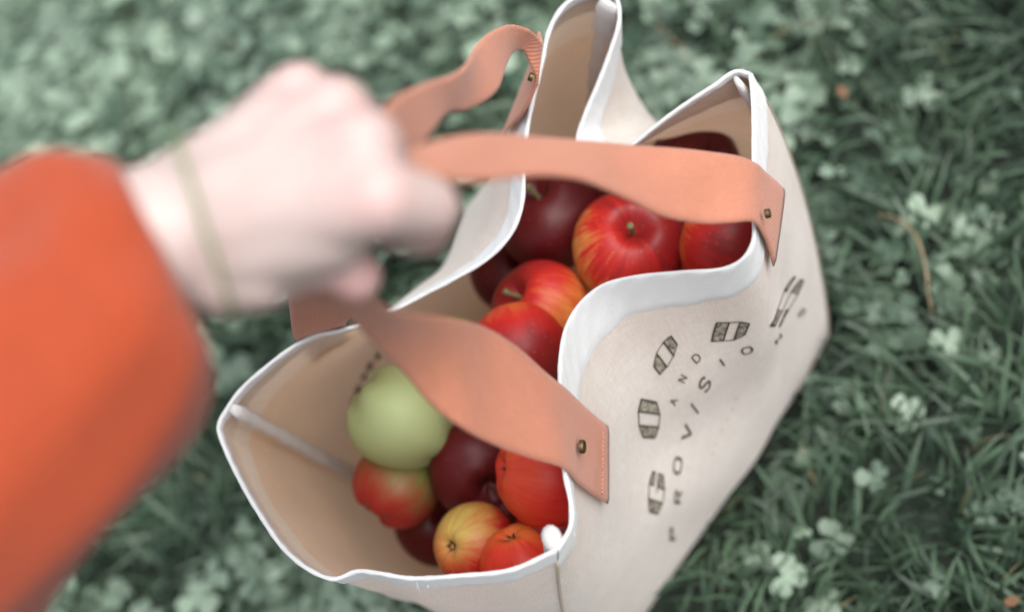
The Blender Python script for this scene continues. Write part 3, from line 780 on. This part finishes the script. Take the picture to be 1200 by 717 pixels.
# ------------------------------------------------------------------ the arm and hand
person = empty('person', tuple(P(60, 430, .66)))
props(person, 'arm in a wide orange sleeve reaching in, bare hand gripping the bag handles', 'person')
S_PX = lambda px, py, h: FPX * (ROT @ ray(px, py)) [2] * 0 + (HC - h) * FPX / (ray(px, py) @ NAD) / FPX      # metres per photo pixel there
hb = MB()
def capsule(p, q, r0, r1, seg=20, n=8):
    p, q = np.array(p), np.array(q); ax = q - p; L = np.linalg.norm(ax)
    if L < 1e-6: ax = np.array([0, 0, 1.]); L = 1e-6
    ax /= L; pts, rs = [], []
    for a in np.linspace(math.pi/2, .01, n): pts.append(p - ax*math.sin(a)*r0); rs.append(max(math.cos(a)*r0, 1e-4))
    for f in np.linspace(0, 1, 8): pts.append(p + ax*L*f); rs.append(r0*(1-f) + r1*f)
    for a in np.linspace(.01, math.pi/2, n): pts.append(q + ax*math.sin(a)*r1); rs.append(max(math.cos(a)*r1, 1e-4))
    v, f = tube(np.array(pts), np.array(rs), seg); hb.add(v, f)
def chain(js):
    w = [(P(x, y, h), r) for x, y, h, r in js]
    for (p, r0), (q, r1) in zip(w[:-1], w[1:]): capsule(p, q, r0, r1)
# forearm, wrist, palm
chain([(-60, 440, .660, .040), (90, 335, .658, .033), (196, 278, .656, .0285)])
for a, b in (((198, 250, .657, .020), (330, 160, .652, .017)), ((196, 268, .658, .021), (390, 185, .656, .016)), ((204, 285, .656, .020), (420, 225, .654, .017)), ((214, 300, .652, .020), (380, 262, .648, .018)), ((216, 312, .648, .017), (330, 285, .640, .018))):
    chain([a, b])
MCP = {'pinky': (352, 113, .649, .0130), 'ring': (392, 134, .657, .0140), 'middle': (424, 174, .660, .0145), 'index': (444, 232, .656, .0140)}
for k_, base in (('pinky', (255, 200, .652, .015)), ('ring', (270, 225, .656, .015)), ('middle', (280, 250, .657, .015)), ('index', (285, 275, .653, .015))):
    chain([base, MCP[k_]])
# fingers: knuckle, middle joint, end joint, tip; they close round the webbing
chain([MCP['index'], (500, 243, .636, .0118), (497, 268, .612, .0105), (462, 270, .600, .0090)])
chain([MCP['middle'], (444, 190, .622, .0118), (430, 208, .600, .0108), (405, 232, .602, .0092)])
chain([MCP['ring'], (424, 150, .618, .0115), (398, 182, .598, .0104), (368, 214, .602, .0090)])
chain([MCP['pinky'], (380, 128, .618, .0100), (356, 162, .602, .0092), (336, 190, .606, .0080)])
# thumb
chain([(262, 320, .646, .0165), (330, 302, .636, .0145), (388, 300, .628, .0118), (416, 322, .618, .0100)])
capsule(P(300, 318, .642), P(340, 300, .634), .0150, .0140)
hand = hb.obj('arm_and_hand', M['skin'], person)
rm = hand.modifiers.new('remesh', 'REMESH'); rm.mode = 'VOXEL'; rm.voxel_size = .0019; rm.use_smooth_shade = True
sm = hand.modifiers.new('smooth', 'SMOOTH'); sm.factor = .5; sm.iterations = 4
# bake to one continuous mesh and flush the finger ends
dg = bpy.context.evaluated_depsgraph_get()
me = bpy.data.meshes.new_from_object(hand.evaluated_get(dg))
hand.modifiers.clear(); hand.data = me
me.polygons.foreach_set("use_smooth", [True]*len(me.polygons))
fl = me.attributes.new("flush", 'FLOAT', 'POINT')
co = np.empty(len(me.vertices)*3); me.vertices.foreach_get("co", co); co = co.reshape(-1, 3) + parent_world(person)
val = np.zeros(len(co))
for (x, y, h, rad, amt) in ((416, 326, .616, .016, .9), (500, 250, .630, .016, .5), (352, 108, .656, .014, .4), (396, 130, .664, .014, .4), (424, 170, .666, .014, .4), (446, 228, .664, .014, .35), (462, 270, .6, .014, .7)):
    d = np.linalg.norm(co - P(x, y, h), axis=1); val = np.maximum(val, amt*np.exp(-(d/rad)**2))
fl.data.foreach_set("value", val)
if not me.materials: me.materials.append(M['skin'])
# thumb nail
# sleeve: wide knitted cuff and arm, hollow at the wrist
def ring(p1, p2, h1, h2, depth, n=64, seed=0, amp=.003):
    a, b = P(*p1, h1), P(*p2, h2); c = (a + b)/2; half = (b - a)/2
    d = c - CAMPOS; d /= np.linalg.norm(d); d -= half*(d @ half)/(half @ half); d /= np.linalg.norm(d)
    L = np.linalg.norm(half); out = []
    for k in range(n):
        w = 2*math.pi*k/n
        wob = 1 + amp/L*(math.sin(3*w + seed) + .6*math.sin(5*w + 2.1*seed) + .4*math.sin(9*w - seed))
        out.append(c + (half*math.cos(w) + d*L*depth*math.sin(w))*wob)
    return np.array(out)
sec = [((146, 206), (236, 386), .660, .650, .75, .0006), ((136, 204), (244, 416), .661, .648, .80, .001), ((112, 208), (240, 452), .662, .646, .85, .0015), ((70, 222), (217, 500), .662, .645, .9, .002),
       ((10, 252), (150, 585), .660, .642, .9, .0022), ((-60, 290), (86, 656), .656, .640, .9, .0025), ((-140, 330), (2, 745), .650, .636, .9, .003), ((-260, 385), (-115, 845), .640, .63, .9, .003)]
n = 64
R0 = [ring(*q[:4], q[4], n, 1.3 + .55*i, q[5]*1.5) for i, q in enumerate(sec)]
inner = [ring((154, 212), (232, 380), .659, .651, .72, n, 1.3, .0006), ring((120, 210), (222, 420), .660, .650, .75, n, 1.3, .001), ring((60, 215), (180, 480), .660, .648, .75, n, 1.3, .001)]
cols = inner[::-1] + R0
cols = np.array(cols)
dense = np.array([catmull(cols[:, k], 60) for k in range(n)])     # n x 60
V = dense.reshape(-1, 3); F = []
for k in range(n):
    for j in range(59): F.append((k*60+j, k*60+j+1, ((k+1) % n)*60+j+1, ((k+1) % n)*60+j))
Ls = np.r_[0, np.cumsum(np.linalg.norm(np.diff(dense[0], axis=0), axis=1))]*1000
mesh_obj('sleeve', V, F, M['sleeve'], person, [(k*5.0, Ls[j]) for k in range(n) for j in range(60)])
# thin green cord round the wrist
br = [ring((209, 174), (268, 352), .664, .656, .95, 48, 0, .0006)[k] for k in range(48)]
br.append(br[0]); br.append(br[1])
v_, f_ = tube(br, .0010, 8); mesh_obj('bracelet', v_, f_, simple('green_cord', (.12, .19, .07), .8), person)

# ------------------------------------------------------------------ lawn: clover and grass
def in_bag(x, y, grow=.004):
    q = np.stack([x, y], -1); ok = np.ones(len(x), bool)
    pts = [FR, BR, BL, FL]; c = bag_c
    for i in range(4):
        a, b = pts[i], pts[(i+1) % 4]; e = b - a; nrm = np.array([e[1], -e[0]]); nrm /= np.linalg.norm(nrm)
        if nrm @ (c - a) > 0: nrm = -nrm
        ok &= ((q - a) @ nrm) < grow + .010
    return ok
def photo_xy(x, y, z=.03):
    w = np.stack([x, y, np.full_like(x, z)], -1) - CAMPOS; c = w @ ROT
    return CX + FPX*c[:, 0]/c[:, 2], CY + FPX*c[:, 1]/c[:, 2], c[:, 2]
def scatter(per_m2, margin=170, beyond=.35):
    """points over the lawn round the bag: dense near it, thinner further off on every side"""
    x0, x1, y0, y1 = -2.7, 1.0, -1.4, 2.0
    n = int(per_m2 * (x1 - x0) * (y1 - y0))
    x = rng.uniform(x0, x1, n); y = rng.uniform(y0, y1, n)
    px, py, cz = photo_xy(x, y)
    near = (px > -margin) & (px < 1200 + margin) & (py > -margin) & (py < 717 + margin)
    keep = (near | (rng.random(n) < beyond)) & ~in_bag(x, y)
    return x[keep], y[keep]
def vnoise(x, y, s, seed):
    r = np.random.default_rng(seed); g = r.random((64, 64)); X = (x*s) % 63; Y = (y*s) % 63
    i, j = X.astype(int), Y.astype(int); fx, fy = X - i, Y - j; fx = fx*fx*(3-2*fx); fy = fy*fy*(3-2*fy)
    return (g[i, j]*(1-fx) + g[(i+1) % 64, j]*fx)*(1-fy) + (g[i, (j+1) % 64]*(1-fx) + g[(i+1) % 64, (j+1) % 64]*fx)*fy
def clover_share(x, y):
    """how much of the lawn is clover: mostly away from the right side"""
    d = (x + .62)*-1.1 + (y - .3)*.25
    return np.clip(.25 + d*.80 + (vnoise(x + 5, y + 5, 5.0, 3) - .5)*1.2, .035, .95)
def big_mesh(name, V, F4, tint, mat):
    me = bpy.data.meshes.new(name)
    nv, nf = len(V), len(F4)
    me.vertices.add(nv); me.vertices.foreach_set("co", V.astype(np.float32).ravel())
    me.loops.add(nf*4); me.loops.foreach_set("vertex_index", F4.astype(np.int32).ravel())
    me.polygons.add(nf); me.polygons.foreach_set("loop_start", np.arange(0, nf*4, 4, dtype=np.int32)); me.polygons.foreach_set("loop_total", np.full(nf, 4, np.int32))
    me.polygons.foreach_set("use_smooth", np.ones(nf, bool))
    me.update(calc_edges=True); me.validate()
    a = me.attributes.new("tint", 'FLOAT', 'POINT'); a.data.foreach_set("value", tint.astype(np.float32))
    me.materials.append(mat); o = bpy.data.objects.new(name, me); COL.objects.link(o); return o
GRASS_M2, CLOVER_M2 = 15000, 8600
def make_grass(n):
    x, y = scatter(n)
    keep = rng.random(len(x)) < (1.12 - clover_share(x, y)); x, y = x[keep], y[keep]; n = len(x)
    seg = 5; L = rng.uniform(.020, .075, n) * (.7 + .6*vnoise(x+3, y+3, 9, 11)); w = .0007 + .0022*rng.random(n)**2
    flow = vnoise(x+4, y+4, 6, 5)*12.6
    az = flow + rng.normal(0, .9, n); lean = rng.uniform(.2, 1.0, n); curl = rng.uniform(.3, 1.5, n)
    z0 = rng.uniform(0, .022, n)
    pts = np.zeros((n, seg+1, 3)); pts[:, 0] = np.stack([x, y, z0], -1)
    ang = lean.copy()
    for k in range(seg):
        st = L/seg
        d = np.stack([np.sin(ang)*np.cos(az), np.sin(ang)*np.sin(az), np.cos(ang)], -1)
        pts[:, k+1] = pts[:, k] + d*st[:, None]; ang = np.minimum(ang + curl/seg, 1.9); az = az + rng.normal(0, .12, n)
    pts[:, :, 2] = np.maximum(pts[:, :, 2], .004)
    # blades that lean in under or through the bag are bent back out of it
    tip_in = in_bag(pts[:, -1, 0], pts[:, -1, 1], .0) | in_bag(pts[:, 3, 0], pts[:, 3, 1], .0)
    pts = pts[~tip_in]; L = L[~tip_in]; w = w[~tip_in]; az = az[~tip_in]; n = len(pts)
    side = np.stack([-np.sin(az), np.cos(az), rng.normal(0, .35, n)], -1); side /= np.linalg.norm(side, axis=1)[:, None]
    prof = np.array([.75, 1, 1, .85, .55, .06])
    a = pts - side[:, None]*(w[:, None]*prof)[:, :, None]; b = pts + side[:, None]*(w[:, None]*prof)[:, :, None]
    V = np.stack([a, b], 2).reshape(n, -1, 3)
    base = (np.arange(n)*(2*(seg+1)))[:, None, None]
    q = np.array([[2*k, 2*k+1, 2*k+3, 2*k+2] for k in range(seg)])[None]
    tint = np.repeat(np.clip(rng.beta(2, 2.2, n)*.95 + (rng.random(n) < .018)*.6, 0, 1)[:, None], 2*(seg+1), 1)
    return V.reshape(-1, 3), (base + q).reshape(-1, 4), tint.ravel()
V, F, T = make_grass(GRASS_M2)
g_ = big_mesh('grass', V, F, T, M['grass']); props(g_, 'dark green grass blades growing all over the lawn', 'grass', kind='stuff')
def make_clover(n):
    x, y = scatter(n)
    keep = rng.random(len(x)) < clover_share(x, y); x, y = x[keep], y[keep]; n = len(x)
    size = (.008 + .0125*rng.random(n)**1.3) * (.42 + .50*np.clip((x + .1)*-1.2, 0, 1)) * (.8 + .5*vnoise(x+2, y+6, 4, 21))
    z = rng.uniform(.006, .046, n) * (.6 + .7*vnoise(x+7, y+2, 7, 9))
    az = rng.uniform(0, 6.28, n)
    nl = np.stack([rng.normal(0, .38, n), rng.normal(0, .38, n), np.ones(n)], -1); nl /= np.linalg.norm(nl, axis=1)[:, None]
    # leaflet outline in its own frame: heart-shaped, two halves folded along the midrib
    t_ = np.array([0.0, .3, .65, .95, 1.08]); wd = np.array([.04, .38, .58, .46, .16]); tipx = np.array([0, .3, .65, .90, .93])
    Vs, Fs, Ts = [], [], []
    e1 = np.cross(nl, np.array([0, 1., .1])); e1 /= np.linalg.norm(e1, axis=1)[:, None]; e2 = np.cross(nl, e1)
    tint0 = rng.beta(1.3, 1.4, n); cnt = 0
    for lf in range(3):
        a = az + lf*2.0944 + rng.normal(0, .15, n)
        dx = e1*np.cos(a)[:, None] + e2*np.sin(a)[:, None]; dy = np.cross(nl, dx)
        fold = rng.uniform(.05, .45, n); droop = rng.uniform(-.15, .5, n)
        c = np.stack([x, y, z], -1)
        V = np.zeros((n, 5, 3, 3))
        for k in range(5):
            for s_, sg in ((0, -1), (1, 0), (2, 1)):
                tt = tipx[k] if sg == 0 else t_[k]
                V[:, k, s_] = c + dx*(size*1.55*tt)[:, None] + dy*(size*1.5*wd[k]*sg)[:, None] + nl*(size*(abs(sg)*fold*wd[k] - droop*tt*tt*.6))[:, None]
        Vs.append(V.reshape(n, 15, 3)); Ts.append(np.repeat(np.clip(tint0 + rng.normal(0, .08, n), 0, 1)[:, None], 15, 1))
    V = np.concatenate(Vs); T = np.concatenate(Ts); m_ = len(V)
    q = np.array([[k*3+s_, (k+1)*3+s_, (k+1)*3+s_+1, k*3+s_+1] for k in range(4) for s_ in range(2)])
    F = (np.arange(m_)*15)[:, None, None] + q[None]
    out_ok = ~in_bag(V[:, 6, 0], V[:, 6, 1], 0.0)
    F = F[out_ok]
    return V.reshape(-1, 3), F.reshape(-1, 4), T.ravel()
V, F, T = make_clover(CLOVER_M2)
c_ = big_mesh('clover', V, F, T, M['clover']); props(c_, 'pale grey-green clover leaves growing thick among the grass', 'clover', kind='stuff')

# dry stalks and dead leaves lying on the lawn
def stalk(label, pts, r, mat, cat='stalk', name='dry_stalk'):
    w = catmull([P(*p) for p in pts], 24)
    v_, f_ = tube(w, np.linspace(r, r*.55, 24)*(1 + .25*np.sin(np.arange(24)*1.3)), 8)
    o = mesh_obj(name, v_, f_, mat); props(o, label, cat); return o
stalk('curved straw-coloured dry stalk on the grass right of the bag', [(1028, 252, .045), (1050, 256, .055), (1072, 275, .060), (1084, 310, .062), (1088, 345, .055), (1093, 372, .035)], .0013, M['straw'])
stalk('short straw bit beside the top edge, above the right corner of the bag', [(770, 30, .04), (786, 45, .045), (800, 58, .05), (806, 74, .045)], .0011, M['straw'])
def dead_leaf(label, px, py, h, L, ang, mat):
    c = P(px, py, h); V, U = [], []
    d = np.array([math.cos(ang), math.sin(ang), .25]); d /= np.linalg.norm(d); s_ = np.cross([0, 0, 1.], d); s_ /= np.linalg.norm(s_); n_ = np.cross(d, s_)
    for i, t in enumerate(np.linspace(0, 1, 9)):
        w = L*.28*math.sin(math.pi*min(t*1.02 + .02, 1))**.8 + .0004
        for q in (-1, 0, 1): V.append(c + d*L*(t-.5) + s_*w*q + n_*(abs(q)*w*.5 + L*.3*(t-.5)**2))
    F = grid_faces(9, 3); o = mesh_obj('dead_leaf', V, F, mat)
    so = o.modifiers.new('thick', 'SOLIDIFY'); so.thickness = .0005
    props(o, label, 'leaf'); return o
dead_leaf('small rust-orange dead leaf on the grass right of the top corner of the bag', 987, 108, .05, .013, 2.4, M['rust_leaf'])
dead_leaf('tiny orange dead leaf by the lower right edge of the lawn', 1186, 704, .045, .011, .6, M['rust_leaf'])
